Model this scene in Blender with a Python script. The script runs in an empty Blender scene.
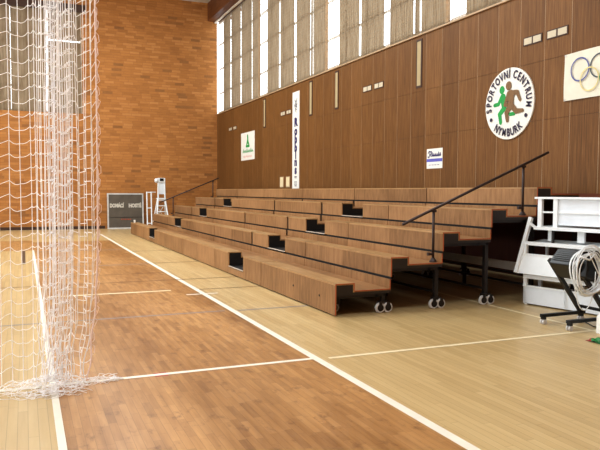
import bpy, bmesh, math, random
from mathutils import Vector, Matrix
random.seed(7)
scene = bpy.context.scene
COL = scene.collection
pi = math.pi

# ------------------------------------------------------------------ materials
def srgb(r, g, b):
    f = lambda c: (c/255/12.92 if c/255 <= .04045 else ((c/255+.055)/1.055)**2.4)
    return (f(r), f(g), f(b), 1)

def newmat(name):
    m = bpy.data.materials.new(name); m.use_nodes = True
    nt = m.node_tree
    return m, nt, nt.nodes['Principled BSDF']

def nd(nt, typ, ins=None, **props):
    n = nt.nodes.new(typ)
    for k, v in props.items(): setattr(n, k, v)
    for k, v in (ins or {}).items():
        if isinstance(v, bpy.types.NodeSocket): nt.links.new(v, n.inputs[k])
        else: n.inputs[k].default_value = v
    return n

def mth(nt, op, a, b=0.0, c=0.0):
    return nd(nt, 'ShaderNodeMath', {0: a, 1: b, 2: c}, operation=op).outputs[0]

def mix(nt, fac, a, b, blend='MIX'):
    n = nd(nt, 'ShaderNodeMix', data_type='RGBA', blend_type=blend)
    for i, v in ((0, fac), (6, a), (7, b)):
        if isinstance(v, bpy.types.NodeSocket): nt.links.new(v, n.inputs[i])
        else: n.inputs[i].default_value = v
    return n.outputs[2]

def ramp(nt, fac, stops):
    n = nd(nt, 'ShaderNodeValToRGB', {0: fac}); e = n.color_ramp.elements
    e[0].position, e[0].color = stops[0]; e[1].position, e[1].color = stops[-1]
    for p, c in stops[1:-1]:
        x = e.new(p); x.color = c
    return n.outputs[0]

def objxyz(nt):
    tc = nd(nt, 'ShaderNodeTexCoord')
    s = nd(nt, 'ShaderNodeSeparateXYZ', {0: tc.outputs['Object']})
    return tc.outputs['Object'], s.outputs[0], s.outputs[1], s.outputs[2]

def blocks(nt, u, v, w, h):
    """running-bond cells: returns a random value per cell and a joint mask"""
    rv = mth(nt, 'DIVIDE', v, h); row = mth(nt, 'FLOOR', rv)
    rn = nd(nt, 'ShaderNodeTexWhiteNoise', {'W': row}, noise_dimensions='1D').outputs[0]
    uu = mth(nt, 'ADD', mth(nt, 'DIVIDE', u, w), rn)
    cell = mth(nt, 'FLOOR', uu)
    cv = nd(nt, 'ShaderNodeCombineXYZ', {0: cell, 1: row, 2: 0.0}).outputs[0]
    val = nd(nt, 'ShaderNodeTexWhiteNoise', {'Vector': cv}, noise_dimensions='2D').outputs[0]
    fu = mth(nt, 'FRACT', uu); fv = mth(nt, 'FRACT', rv)
    eu = mth(nt, 'MULTIPLY', mth(nt, 'MINIMUM', fu, mth(nt, 'SUBTRACT', 1.0, fu)), w)
    ev = mth(nt, 'MULTIPLY', mth(nt, 'MINIMUM', fv, mth(nt, 'SUBTRACT', 1.0, fv)), h)
    return val, mth(nt, 'MINIMUM', eu, ev), rn

def noise(nt, vec, scale, sx=1, sy=1, sz=1, detail=3, rough=.55):
    mp = nd(nt, 'ShaderNodeMapping', {0: vec, 3: (sx, sy, sz)})
    return nd(nt, 'ShaderNodeTexNoise', {'Vector': mp.outputs[0], 'Scale': scale, 'Detail': detail, 'Roughness': rough}).outputs[0]

def plain(name, rgb, rough=.5, metal=0, var=.12, scale=6):
    m, nt, p = newmat(name)
    vec, *_ = objxyz(nt)
    n = noise(nt, vec, scale)
    c = srgb(*rgb); d = tuple(x*(1-var) for x in c[:3])+(1,); l = tuple(min(1, x*(1+var)) for x in c[:3])+(1,)
    nt.links.new(ramp(nt, n, [(.3, d), (.7, l)]), p.inputs['Base Color'])
    p.inputs['Roughness'].default_value = rough; p.inputs['Metallic'].default_value = metal
    return m

def wood(name, dark, light, sx, sy, sz, rough=.5, scale=4, spec=.3, tone=.16):
    m, nt, p = newmat(name)
    vec, *_ = objxyz(nt)
    n1 = noise(nt, vec, scale, sx, sy, sz, 5, .65); n2 = noise(nt, vec, .9, 1, 1, 1, 2)
    rnd = nd(nt, 'ShaderNodeObjectInfo').outputs['Random']
    f = mth(nt, 'ADD', mth(nt, 'ADD', mth(nt, 'MULTIPLY', n1, .6), mth(nt, 'MULTIPLY', n2, .4)), mth(nt, 'MULTIPLY', mth(nt, 'SUBTRACT', rnd, .5), tone))
    nt.links.new(ramp(nt, f, [(.34, srgb(*dark)), (.66, srgb(*light))]), p.inputs['Base Color'])
    p.inputs['Roughness'].default_value = rough; p.inputs['Specular IOR Level'].default_value = spec
    return m

def mat_brick():
    m, nt, p = newmat('brick_wall')
    vec, x, y, z = objxyz(nt)
    val, edge, rn = blocks(nt, x, z, .42, .115)
    c = ramp(nt, val, [(0, srgb(70, 50, 38)), (.02, srgb(84, 58, 40)), (.035, srgb(140, 90, 44)), (.3, srgb(166, 111, 56)), (.7, srgb(186, 130, 70)), (1, srgb(206, 152, 92))])
    n = noise(nt, vec, 3.5, 1, 1, 5, 4, .6)
    c = mix(nt, .4, c, ramp(nt, n, [(.3, srgb(150, 97, 46)), (.7, srgb(196, 140, 78))]))
    big = noise(nt, vec, .25)
    c = mix(nt, .35, c, ramp(nt, big, [(.35, srgb(162, 108, 54)), (.65, srgb(188, 132, 72))]))
    joint = mth(nt, 'LESS_THAN', edge, .010)
    c = mix(nt, mth(nt, 'MULTIPLY', joint, .5), c, srgb(150, 100, 62))
    nt.links.new(c, p.inputs['Base Color']); p.inputs['Roughness'].default_value = .85
    b = nd(nt, 'ShaderNodeBump', {'Height': joint, 'Strength': .3, 'Distance': -.01})
    nt.links.new(b.outputs[0], p.inputs['Normal'])
    return m

def mat_floor(name, cols, w, h, streak, rough, groove):
    m, nt, p = newmat(name)
    vec, x, y, z = objxyz(nt)
    val, edge, rn = blocks(nt, y, x, w, h)
    c = ramp(nt, val, cols)
    n = noise(nt, vec, 3, 6, .5, 1, 4, .6)
    c = mix(nt, streak, c, ramp(nt, n, [(.3, cols[0][1]), (.7, cols[-1][1])]))
    rr = noise(nt, vec, .7, 1.5, .25, 1, 3)
    c = mix(nt, streak*.8, c, ramp(nt, rr, [(.35, cols[0][1]), (.65, cols[-1][1])]))
    j = mth(nt, 'LESS_THAN', edge, .002)
    c = mix(nt, mth(nt, 'MULTIPLY', j, groove), c, srgb(90, 58, 26))
    nt.links.new(c, p.inputs['Base Color'])
    nt.links.new(mth(nt, 'ADD', rough-.06, mth(nt, 'MULTIPLY', rr, .12)), p.inputs['Roughness'])
    p.inputs['Specular IOR Level'].default_value = .42
    return m

def mat_orange():
    m = mat_floor('orange_parquet', [(0, srgb(122, 80, 38)), (.15, srgb(160, 114, 62)), (.6, srgb(182, 134, 78)), (1, srgb(204, 158, 104))], .36, .06, .5, .36, .3)
    nt = m.node_tree; p = nt.nodes['Principled BSDF']
    vec, x, y, z = objxyz(nt)
    # scuffs: scattered dark spots of worn varnish
    sp = noise(nt, vec, 5.5, 1.3, .8, 1, 5, .7)
    old = p.inputs['Base Color'].links[0].from_socket
    c = mix(nt, mth(nt, 'MULTIPLY', ramp(nt, sp, [(.56, (0, 0, 0, 1)), (.70, (1, 1, 1, 1))]), .6), old, srgb(104, 66, 36))
    nt.links.new(c, p.inputs['Base Color'])
    return m

def mat_panel():
    m, nt, p = newmat('wall_panel_wood')
    vec, x, y, z = objxyz(nt)
    n1 = noise(nt, vec, 5, 1, 9, .35, 5, .65)
    pid = nd(nt, 'ShaderNodeTexWhiteNoise', {'W': mth(nt, 'FLOOR', mth(nt, 'DIVIDE', mth(nt, 'SUBTRACT', y, .44), .6145))}, noise_dimensions='1D').outputs[0]
    f = mth(nt, 'ADD', mth(nt, 'MULTIPLY', n1, .88), mth(nt, 'MULTIPLY', pid, .12))
    nt.links.new(ramp(nt, f, [(.3, srgb(92, 60, 28)), (.5, srgb(115, 78, 40)), (.72, srgb(138, 98, 56))]), p.inputs['Base Color'])
    p.inputs['Roughness'].default_value = .5; p.inputs['Specular IOR Level'].default_value = .25
    return m

def mat_blind(BLIND_T, k=1):
    m, nt, p = newmat('blind_fabric')
    vec, x, y, z = objxyz(nt)
    n = noise(nt, vec, 6, 1, 3, .25, 3)
    c = ramp(nt, n, [(.3, srgb(134*k, 114*k, 90*k)), (.7, srgb(166*k, 148*k, 124*k))])
    d = nd(nt, 'ShaderNodeBsdfDiffuse', {0: c}); t = nd(nt, 'ShaderNodeBsdfTranslucent', {0: c})
    mx = nd(nt, 'ShaderNodeMixShader', {0: BLIND_T, 1: d.outputs[0], 2: t.outputs[0]})
    out = nt.nodes['Material Output']; nt.links.new(mx.outputs[0], out.inputs[0])
    return m

def mat_glass():
    m, nt, p = newmat('window_glass')
    t = nd(nt, 'ShaderNodeBsdfTransparent', {0: (.96, .97, .98, 1)}); g = nd(nt, 'ShaderNodeBsdfGlossy', {0: (1, 1, 1, 1), 1: .05})
    mx = nd(nt, 'ShaderNodeMixShader', {0: .05, 1: t.outputs[0], 2: g.outputs[0]})
    nt.links.new(mx.outputs[0], nt.nodes['Material Output'].inputs[0])
    return m

def mat_sponge():
    m, nt, p = newmat('red_green_plastic')
    vec, *_ = objxyz(nt)
    v = nd(nt, 'ShaderNodeTexVoronoi', {'Vector': vec, 'Scale': 14.0})
    s = nd(nt, 'ShaderNodeSeparateColor', {0: v.outputs['Color']})
    nt.links.new(ramp(nt, s.outputs[0], [(.0, srgb(30, 90, 45)), (.42, srgb(45, 135, 70)), (.5, srgb(40, 50, 40)), (.62, srgb(150, 45, 45)), (1, srgb(170, 55, 55))]), p.inputs['Base Color'])
    return m

M = dict(
    brick=mat_brick(),
    light=mat_floor('maple_floor', [(0, srgb(178, 150, 104)), (.4, srgb(196, 169, 120)), (1, srgb(210, 186, 140))], 1.4, .07, .4, .33, .35),
    orange=mat_orange(),
    panel=mat_panel(),
    seam=plain('aluminium_seam', (178, 152, 120), .5),
    hseam=plain('board_joint', (96, 60, 32), .6),
    white_paint=plain('white_floor_paint', (232, 226, 212), .45, 0, .05),
    cream_paint=plain('cream_floor_paint', (238, 224, 190), .45, 0, .06),
    blue_paint=plain('blue_floor_paint', (150, 142, 142), .45, 0, .06),
    dark_paint=plain('dark_floor_paint', (128, 92, 56), .45, 0, .08),
    black_paint=plain('black_floor_paint', (84, 62, 44), .45, 0, .08),
    ceiling=plain('ceiling_plaster', (206, 200, 190), .9, 0, .05),
    beam=wood('pelmet_wood', (84, 48, 26), (122, 76, 42), 6, .4, 6, .5),
    post=plain('window_post', (170, 140, 105), .6),
    frame_white=plain('white_window_frame', (214, 206, 194), .5, 0, .05),
    glass=mat_glass(), blind=mat_blind(.34), blind_dark=mat_blind(.16, .92),
    brown=plain('dark_brown_trim', (70, 44, 30), .6),
    ledge=wood('ledge_wood', (96, 48, 28), (128, 70, 40), 5, .4, 5),
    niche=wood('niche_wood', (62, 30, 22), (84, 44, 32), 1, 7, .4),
    ply=wood('bench_plywood', (124, 90, 56), (168, 128, 88), 5, 5, .8, .5, 3),
    seat=wood('bench_seat_top', (152, 116, 76), (182, 146, 102), 6, .7, 6, .38, 3, .4),
    deck=wood('foot_deck', (128, 94, 62), (158, 118, 80), 6, .7, 6, .38, 3, .4),
    endb=plain('dark_end_board', (42, 33, 28), .5),
    aisle=plain('aisle_shadow_board', (16, 12, 11), .6),  # shade of the aisle cuts and joints put into the board colour
    edge=plain('red_brown_edge', (176, 84, 44), .5),
    steel_dark=plain('dark_steel', (44, 36, 33), .45, .3),
    rail_dark=plain('handrail_paint', (62, 47, 44), .4, .2),
    rubber=plain('grey_wheel', (205, 204, 204), .5),
    nosing=plain('pale_nosing', (196, 182, 166), .5),
    silver=plain('silver_metal', (205, 205, 203), .45, .15),
    white=plain('white_enamel', (234, 238, 240), .4, 0, .03),
    greywhite=plain('white_backboard', (226, 232, 238), .5, 0, .03),
    black=plain('black_enamel', (15, 14, 15), .35, 0),
    black2=plain('black_grille', (40, 38, 36), .6),
    paper=plain('white_paper', (226, 224, 216), .7, 0, .03),
    cream=plain('cream_paper', (222, 206, 168), .7, 0, .04),
    slot=plain('vent_slot_cream', (172, 154, 118), .7, 0, .04),
    ventpale=plain('vent_pale', (196, 184, 160), .6, 0, .05),
    navy=plain('navy_ink', (40, 32, 88), .6),
    blue=plain('blue_ink', (98, 98, 180), .6),
    green=plain('green_ink', (28, 150, 70), .6),
    palegreen=plain('pale_green_ink', (96, 160, 110), .6),
    pink=plain('pale_pink_ink', (222, 190, 180), .6),
    brown_ink=plain('brown_ink', (124, 92, 56), .6),
    ink=plain('dark_ink', (44, 32, 60), .6),
    grey_ink=plain('grey_ink', (150, 148, 160), .6),
    ring_blue=plain('ring_blue', (92, 96, 150), .6), ring_black=plain('ring_black', (78, 86, 92), .6), ring_red=plain('ring_red', (190, 70, 70), .6),
    ring_yellow=plain('ring_yellow', (212, 196, 140), .6), ring_green=plain('ring_green', (90, 150, 100), .6),
    flag=plain('flag_cloth', (218, 214, 198), .8, 0, .04),
    board=plain('scoreboard_face', (98, 90, 80), .45, 0, .15, 3),
    boardtext=plain('scoreboard_lettering', (206, 200, 188), .6),
    redseg=plain('red_segment', (176, 84, 58), .5),
    rope=plain('net_rope', (252, 250, 252), .8, 0, .04),
    cord=plain('net_edge_cord', (244, 226, 222), .8, 0, .04),
    safety=plain('safety_mesh', (150, 140, 124), .8),
    cable=plain('white_cable', (228, 232, 234), .5),
    cardboard=plain('white_carton', (232, 232, 228), .7, 0, .04),
    sponge=mat_sponge(),
)

# ------------------------------------------------------------------ mesh builder
class MB:
    def __init__(self): self.v = []; self.f = []; self.mi = []; self.cur = 0; self.X = None
    def mat(self, i): self.cur = i; return self
    def add(self, vs, fs):
        o = len(self.v)
        for p in vs:
            p = Vector(p)
            self.v.append(self.X @ p if self.X else p)
        for f in fs: self.f.append([o+i for i in f]); self.mi.append(self.cur)
    def box(self, x0, x1, y0, y1, z0, z1):
        if x0 > x1: x0, x1 = x1, x0
        if y0 > y1: y0, y1 = y1, y0
        if z0 > z1: z0, z1 = z1, z0
        self.add([(x, y, z) for x in (x0, x1) for y in (y0, y1) for z in (z0, z1)],
                 [(0, 1, 3, 2), (4, 6, 7, 5), (0, 4, 5, 1), (2, 3, 7, 6), (0, 2, 6, 4), (1, 5, 7, 3)]); return self
    def quad(self, a, b, c, d): self.add([a, b, c, d], [(0, 1, 2, 3)]); return self
    def prism_y(self, poly, y0, y1):
        """polygon in (x, z) extruded along y"""
        n = len(poly)
        self.add([(x, y0, z) for x, z in poly]+[(x, y1, z) for x, z in poly],
                 [list(range(n)), list(range(2*n-1, n-1, -1))]+[(i, i+n, (i+1) % n+n, (i+1) % n) for i in range(n)]); return self
    def tube(self, pts, r, sides=8, closed=False, caps=True):
        pts = [Vector(p) for p in pts]; n = len(pts)
        rings = []; ref = None
        for i, p in enumerate(pts):
            a = pts[i-1] if (i or closed) else p; b = pts[(i+1) % n] if (i < n-1 or closed) else p
            t = (b-a)
            if t.length < 1e-9: t = Vector((0, 0, 1))
            t.normalize()
            if ref is None: ref = Vector((0, 0, 1)) if abs(t.z) < .9 else Vector((1, 0, 0))
            u = ref-t*ref.dot(t)
            if u.length < 1e-6: u = t.orthogonal()
            u.normalize(); w = t.cross(u); ref = u
            rr = r[i] if isinstance(r, (list, tuple)) else r
            rings.append([p+(u*math.cos(2*pi*k/sides)+w*math.sin(2*pi*k/sides))*rr for k in range(sides)])
        vs = [q for ring in rings for q in ring]; fs = []
        for i in range(n if closed else n-1):
            j = (i+1) % n
            for k in range(sides):
                l = (k+1) % sides
                fs.append((i*sides+k, i*sides+l, j*sides+l, j*sides+k))
        if caps and not closed: fs += [list(range(sides-1, -1, -1)), [(n-1)*sides+k for k in range(sides)]]
        self.add(vs, fs); return self
    def bar(self, a, b, w, h=None):
        """square-section bar from a to b"""
        h = h or w
        a = Vector(a); b = Vector(b); t = (b-a).normalized()
        ref = Vector((0, 0, 1)) if abs(t.z) < .9 else Vector((0, 1, 0))
        u = t.cross(ref).normalized(); v = t.cross(u)
        vs = [p+u*sx*w/2+v*sy*h/2 for p in (a, b) for sx, sy in ((-1, -1), (1, -1), (1, 1), (-1, 1))]
        self.add(vs, [(3, 2, 1, 0), (4, 5, 6, 7)]+[(i, (i+1) % 4, (i+1) % 4+4, i+4) for i in range(4)]); return self
    def lathe(self, c, prof, axis='Z', n=20):
        c = Vector(c); vs = []
        for r, h in prof:
            for k in range(n):
                a, b = r*math.cos(2*pi*k/n), r*math.sin(2*pi*k/n)
                vs.append(c+Vector({'Z': (a, b, h), 'Y': (a, h, b), 'X': (h, a, b)}[axis]))
        m = len(prof); fs = [(i*n+k, i*n+(k+1) % n, (i+1)*n+(k+1) % n, (i+1)*n+k) for i in range(m-1) for k in range(n)]
        fs += [list(range(n)), [(m-1)*n+k for k in range(n)]]
        self.add(vs, fs); return self
    def build(self, name, mats, parent=None, origin=None, smooth=False, bevel=0):
        o = Vector(origin) if origin is not None else (Vector(parent_loc(parent)) if parent else Vector((0, 0, 0)))
        me = bpy.data.meshes.new(name)
        me.from_pydata([p-o for p in self.v], [], self.f)
        for m in (mats if isinstance(mats, list) else [mats]): me.materials.append(m)
        me.polygons.foreach_set('material_index', self.mi)
        bm = bmesh.new(); bm.from_mesh(me); bmesh.ops.recalc_face_normals(bm, faces=bm.faces[:]); bm.to_mesh(me); bm.free()
        if smooth:
            for p in me.polygons: p.use_smooth = True
        ob = bpy.data.objects.new(name, me); COL.objects.link(ob)
        if parent: ob.parent = parent
        else: ob.location = o
        if bevel:
            b = ob.modifiers.new('bevel', 'BEVEL'); b.width = bevel; b.segments = 2; b.limit_method = 'ANGLE'
        return ob

def parent_loc(o):
    p = Vector((0, 0, 0))
    while o: p += o.location; o = o.parent
    return p

def tag(o, label, cat, group=None, kind=None):
    o['label'] = label; o['category'] = cat
    if group: o['group'] = group
    if kind: o['kind'] = kind
    return o

def thing(name, loc, label, cat, group=None):
    o = bpy.data.objects.new(name, None); o.empty_display_size = .2; COL.objects.link(o); o.location = loc
    return tag(o, label, cat, group)

def struct(o): o['kind'] = 'structure'; return o

def text_mesh(s, size, bold=0.0, align='CENTER'):
    cu = bpy.data.curves.new('lettering', 'FONT'); cu.body = s; cu.size = size; cu.align_x = align; cu.align_y = 'CENTER'; cu.offset = bold
    cu.resolution_u = 3
    ob = bpy.data.objects.new('lettering', cu); COL.objects.link(ob)
    dg = bpy.context.evaluated_depsgraph_get(); dg.update()
    me = bpy.data.meshes.new_from_object(ob.evaluated_get(dg))
    vs = [v.co.copy() for v in me.vertices]; fs = [list(p.vertices) for p in me.polygons]
    bpy.data.objects.remove(ob); bpy.data.curves.remove(cu); bpy.data.meshes.remove(me)
    return vs, fs

LIFT = [0]
def lifted(place):
    LIFT[0] = (LIFT[0]+1) % 30; e = LIFT[0]*.00012
    return lambda a, b: Vector(place(a, b))-Vector((e, 0, 0))
def stroke2(mb, pts, r, place, n=10):
    """flat round-ended stroke along 2-D points"""
    for i in range(len(pts)-1):
        a, b = Vector(pts[i]), Vector(pts[i+1]); d = (b-a)
        if d.length < 1e-6: continue
        t = d.normalized(); u = Vector((-t.y, t.x))
        ra = r[i] if isinstance(r, list) else r; rb = r[i+1] if isinstance(r, list) else r
        lp = lifted(place); mb.add([lp(*(a+u*ra)), lp(*(a-u*ra)), lp(*(b-u*rb)), lp(*(b+u*rb))], [(0, 1, 2, 3)])
    for i, p in enumerate(pts):
        rr = r[i] if isinstance(r, list) else r
        disc2(mb, p, rr, rr, place, 14)

def disc2(mb, c, rx, ry, place, n=24):
    place = lifted(place)
    mb.add([place(c[0]+rx*math.cos(2*pi*k/n), c[1]+ry*math.sin(2*pi*k/n)) for k in range(n)], [list(range(n))])

def ring2(mb, c, r, w, place, n=48):
    place = lifted(place)
    vs = []
    for k in range(n):
        a = 2*pi*k/n
        vs += [place(c[0]+(r-w/2)*math.cos(a), c[1]+(r-w/2)*math.sin(a)), place(c[0]+(r+w/2)*math.cos(a), c[1]+(r+w/2)*math.sin(a))]
    mb.add(vs, [(2*k, 2*k+1, (2*k+3) % (2*n), (2*k+2) % (2*n)) for k in range(n)])

# ------------------------------------------------------------------ dimensions
H = 1.7
XW, YB, ZC = 8.47, 30.2, 10.45            # panelled wall, brick wall, ceiling
SILL, HEAD = 5.31, 9.55
XF, Z1, DZ, DX = 3.861, .4487, .3335, .8656
YN, YFAR = 7.9, 26.3
PB, PER = 5.76, 6.145                     # window posts: near edge and period

# ------------------------------------------------------------------ floor
fl = MB()
def patch(x0, x1, y0, y1, m, z=0):
    fl.mat(m).quad((x0, y0, z), (x1, y0, z), (x1, y1, z), (x0, y1, z))
XL0, XL1, XR0, XR1 = .18, .235, 2.67, 2.755
patch(-9, 9.4, -3, YB, 0)
patch(XL1, XR0, -3, 22.6, 1, .001)
patch(-9, XL1, 19.85, 23.8, 1, .001)
patch(XL1, XR0, 22.6, 23.0, 1, .001)
Zl = .002
patch(XL0, XL1, -3, 19.9, 2, Zl)                                    # side lines
patch(XR0, XR1, -3, 26.6, 2, Zl)
patch(-9, XR0, 5.965, 6.03, 2, .0025); patch(2.84, 9.3, 5.925, 5.98, 3, .0025); patch(1.08, 1.2, 5.93, 6.06, 7, .0022)
patch(6.42, 6.47, -3, 9.4, 3, Zl)
patch(-9, 2.60, 8.87, 8.92, 4, .003); patch(2.78, 3.86, 8.82, 8.87, 4, .003)                                 # grey-blue line
patch(.3, 2.28, 11.02, 11.10, 3, .003); patch(2.42, 2.95, 10.46, 10.53, 2, .0035)
for x0, x1, y, w in ((-9, 4, 12.35, .05), (2.76, 4, 10.98, .04), (.24, 2.66, 13.55, .04), (2.76, 3.86, 15.4, .05), (2.76, 3.86, 18.6, .06)):
    patch(x0, x1, y, y+w, 5, .003)
patch(.24, 2.66, 15.3, 15.36, 4, .003); patch(.24, 2.66, 19.3, 19.38, 4, .003)
patch(-.08, -.0, 16.2, 19.7, 6, .003)
fo = struct(fl.build('floor', [M['light'], M['orange'], M['white_paint'], M['cream_paint'], M['blue_paint'], M['dark_paint'], M['black_paint'], M['redseg']]))

# ------------------------------------------------------------------ brick wall, ceiling
wb = MB()
WX0, WX1, WZ0, WZ1 = -5.2, 2.42, 5.05, 9.5
wb.box(-9, WX0, YB, YB+.35, 0, ZC); wb.box(WX1, XW, YB, YB+.35, 0, ZC); wb.box(XW, 9.4, YB, YB+.35, 0, SILL)
wb.box(WX0, WX1, YB, YB+.35, 0, WZ0); wb.box(WX0, WX1, YB, YB+.35, WZ1, ZC)
struct(wb.build('wall_back', M['brick']))
struct(MB().box(-9, XW+.5, -3, YB+.35, ZC, ZC+.25).build('ceiling', M['ceiling']))
struct(MB().box(-9, XW+.9, -3.3, -3, 0, ZC).build('wall_light_block', M['brick']))  # unseen wall added to block light coming from behind the camera
struct(MB().box(-9, 3.3, YB-.03, YB, 0, .13).build('baseboard_back', M['brown']))
struct(MB().box(WX0, WX1+.15, YB-.07, YB, WZ1-.10, WZ1+.22).build('trim_1', M['brown']))

def window(name, frame_mb, glass_mb):
    o = bpy.data.objects.new(name, None); COL.objects.link(o); struct(o)
    frame_mb.build('window_frame', M['frame_white'], o); glass_mb.build('pane', M['glass'], o)
    return o
fm, gm = MB(), MB()
fm.box(WX0, WX1, YB+.12, YB+.2, WZ0, WZ0+.08); fm.box(WX0, WX1, YB+.12, YB+.2, WZ1-.08, WZ1)
for i in range(8): x = WX1-.08-i*1.08; fm.box(x, x+.07, YB+.13, YB+.19, WZ0, WZ1)
for z in (6.1, 7.2, 8.3): fm.box(WX0, WX1, YB+.13, YB+.18, z, z+.06)
gm.quad((WX0, YB+.15, WZ0), (WX1, YB+.15, WZ0), (WX1, YB+.15, WZ1), (WX0, YB+.15, WZ1))
window('window_1', fm, gm)
# grey blinds inside the brick wall window, with light slits between them
def blind_x(x0, x1, z0, z1, label):
    mb = MB(); n = max(2, int((x1-x0)/.06)); vs = []
    for i in range(n+1):
        x = x0+(x1-x0)*i/n; y = YB+.07+(.012 if i % 2 else -.0)
        vs += [(x, y, z0), (x, y, z1)]
    mb.add(vs, [(2*i, 2*i+2, 2*i+3, 2*i+1) for i in range(n)])
    o = mb.build('window_blind', M['blind_dark'], None, (x0, YB+.07, z0)); tag(o, label, 'blind', 'blinds in the brick wall window')
for a, b, z0, z1, l in ((1.02, 2.36, 8.17, WZ1, 'short upper grey blind in the brick wall window, beside the bare brick'),
                (1.02, 2.37, WZ0, 8.11, 'lower grey blind in the brick wall window, nearest the bare brick'),
                (-.43, .95, WZ0, WZ1, 'wide grey blind behind the hanging net, one slit away from the edge blinds'),
                (-1.75, -.45, WZ0, WZ1, 'grey blind at the photo edge in the brick wall window'),
                (-5.1, -1.8, WZ0, WZ1, 'broad grey blind filling the far end of the brick wall window')):
    blind_x(a, b, z0, z1, l)

# ------------------------------------------------------------------ panelled wall with niche
wr = MB()
P0, PW = .435-6*.6145, .6145
k = 0; y = P0
while y < YB:
    y1 = min(y+PW, YB)
    for z0, z1 in ((1.68, 2.985), (2.985, 4.025), (4.025, SILL)):
        wr.mat(0).box(XW, XW+.12, y+.005, y1-.005, z0+.003, z1-.003)
    y = y1
wr.mat(1)
y = P0
while y < YB-.1:
    if y > P0: wr.box(XW+.002, XW+.1, y-.008, y+.008, 1.68, SILL)
    y += PW
wr.mat(2)
for z in (2.985, 4.025): wr.box(XW+.008, XW+.1, -3, YB, z-.01, z+.01)
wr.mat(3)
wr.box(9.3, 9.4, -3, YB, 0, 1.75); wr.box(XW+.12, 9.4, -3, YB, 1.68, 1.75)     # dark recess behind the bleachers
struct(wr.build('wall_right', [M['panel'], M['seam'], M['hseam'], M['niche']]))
struct(MB().box(XW-.05, XW+.12, -3, YB, 1.63, 1.69).build('trim_2', M['ledge']))
struct(MB().box(XW-.04, XW+.4, -3, YB, SILL-.01, SILL+.025).build('trim_3', M['seam']))
struct(MB().box(XW-.45, XW+.45, -3, YB, 9.62, ZC).build('trim_4', M['beam']))
struct(MB().box(XW-.12, XW-.05, -3, YB, 9.555, 9.615).build('trim_5', M['white_paint']))

# window bays: posts, frames, panes; each bay its own window
posts = [PB+PER*i for i in range(-1, 5)]                # near edge of a post
wn = 2
BAYNAME = {0: 'over the white flag', 1: 'over the round club sign', 2: 'over the blue poster', 3: 'over the tall banner', 4: 'beside the brick wall'}
for i in range(5):
    y0 = posts[i]; y1 = min(posts[i+1], YB) if i < 4 else YB
    y0p = y0+.36 if i >= 0 else y0
    fm, gm = MB(), MB()
    if y0 > -2: pm = struct(MB().box(XW+.0, XW+.05, y0, min(y0+.11, YB), SILL+.05, 9.62).build('trim_%d' % (6+i), M['post']))
    ya, yb = y0+.11, y1
    fm.box(XW+.08, XW+.16, ya, yb, SILL+.05, SILL+.13); fm.box(XW+.08, XW+.16, ya, yb, 9.5, 9.6)
    for z in (6.25, 7.38, 8.51): fm.box(XW+.08, XW+.15, ya, yb, z, z+.05)
    nn = 5
    for j in range(1, nn):
        y = ya+(yb-ya)*j/nn; fm.box(XW+.08, XW+.14, max(ya, y-.03), min(yb, y+.03), SILL+.05, 9.6)
    gm.quad((XW+.11, ya, SILL+.05), (XW+.11, yb, SILL+.05), (XW+.11, yb, 9.6), (XW+.11, ya, 9.6))
    window('window_%d' % wn, fm, gm); wn += 1
    # blind strips, given as offsets below the far edge of the bay
    P = y1
    strips = [(.78, 2.05), (2.15, 3.46), (3.62, 4.80), (4.86, 4.96), (5.04, PER-.13)]
    words = ['first', 'second', 'third', 'narrow fourth', 'last']
    if i == 4: strips = [(.95, 2.05), (2.13, 3.52), (3.68, 4.92), (5.04, PER-.13)]; words = ['first', 'second', 'third', 'last']
    if i == 2: strips = [(.76, 1.98), (2.10, 3.32), (3.60, 4.70), (4.77, 4.94), (5.03, PER-.13)]
    if i == 1: strips = [(.55, 1.62), (1.74, 1.9), (2.05, 3.3), (3.4, 4.7), (4.8, PER-.13)]; words = ['first', 'narrow second', 'third', 'fourth', 'last']
    for (a, b), wd in zip(strips, words):
        mb = MB(); ys, ye = P-b, P-a; n = max(4, int((ye-ys)/.05)); vs = []
        if ye < -1: continue
        lean = random.uniform(-.02, .02)
        for q in range(n+1):
            y = ys+(ye-ys)*q/n; x = XW+.045+.012*(q % 2)+random.uniform(-.003, .003)
            vs += [(x, y+lean, SILL+.06), (x, y, 9.55)]
        mb.add(vs, [(2*q, 2*q+1, 2*q+3, 2*q+2) for q in range(n)])
        o = mb.build('window_blind', M['blind'], None, (XW+.045, ys, SILL+.06))
        tag(o, '%s grey blind from the brick wall in the bay %s' % (wd, BAYNAME[i]), 'blind', 'grey blinds in the high windows')

# protective mesh stretched in front of the high windows
sm = MB()
y = -1.0
while y < YB: sm.box(XW-.03, XW-.026, y, y+.004, SILL, 9.6); y += .12
z = SILL+.05
while z < 9.6: sm.box(XW-.03, XW-.026, -1, YB, z, z+.005); z += .12
tag(sm.build('safety_net', M['safety']), 'fine grey safety mesh stretched in front of the high windows', 'safety net')

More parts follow.
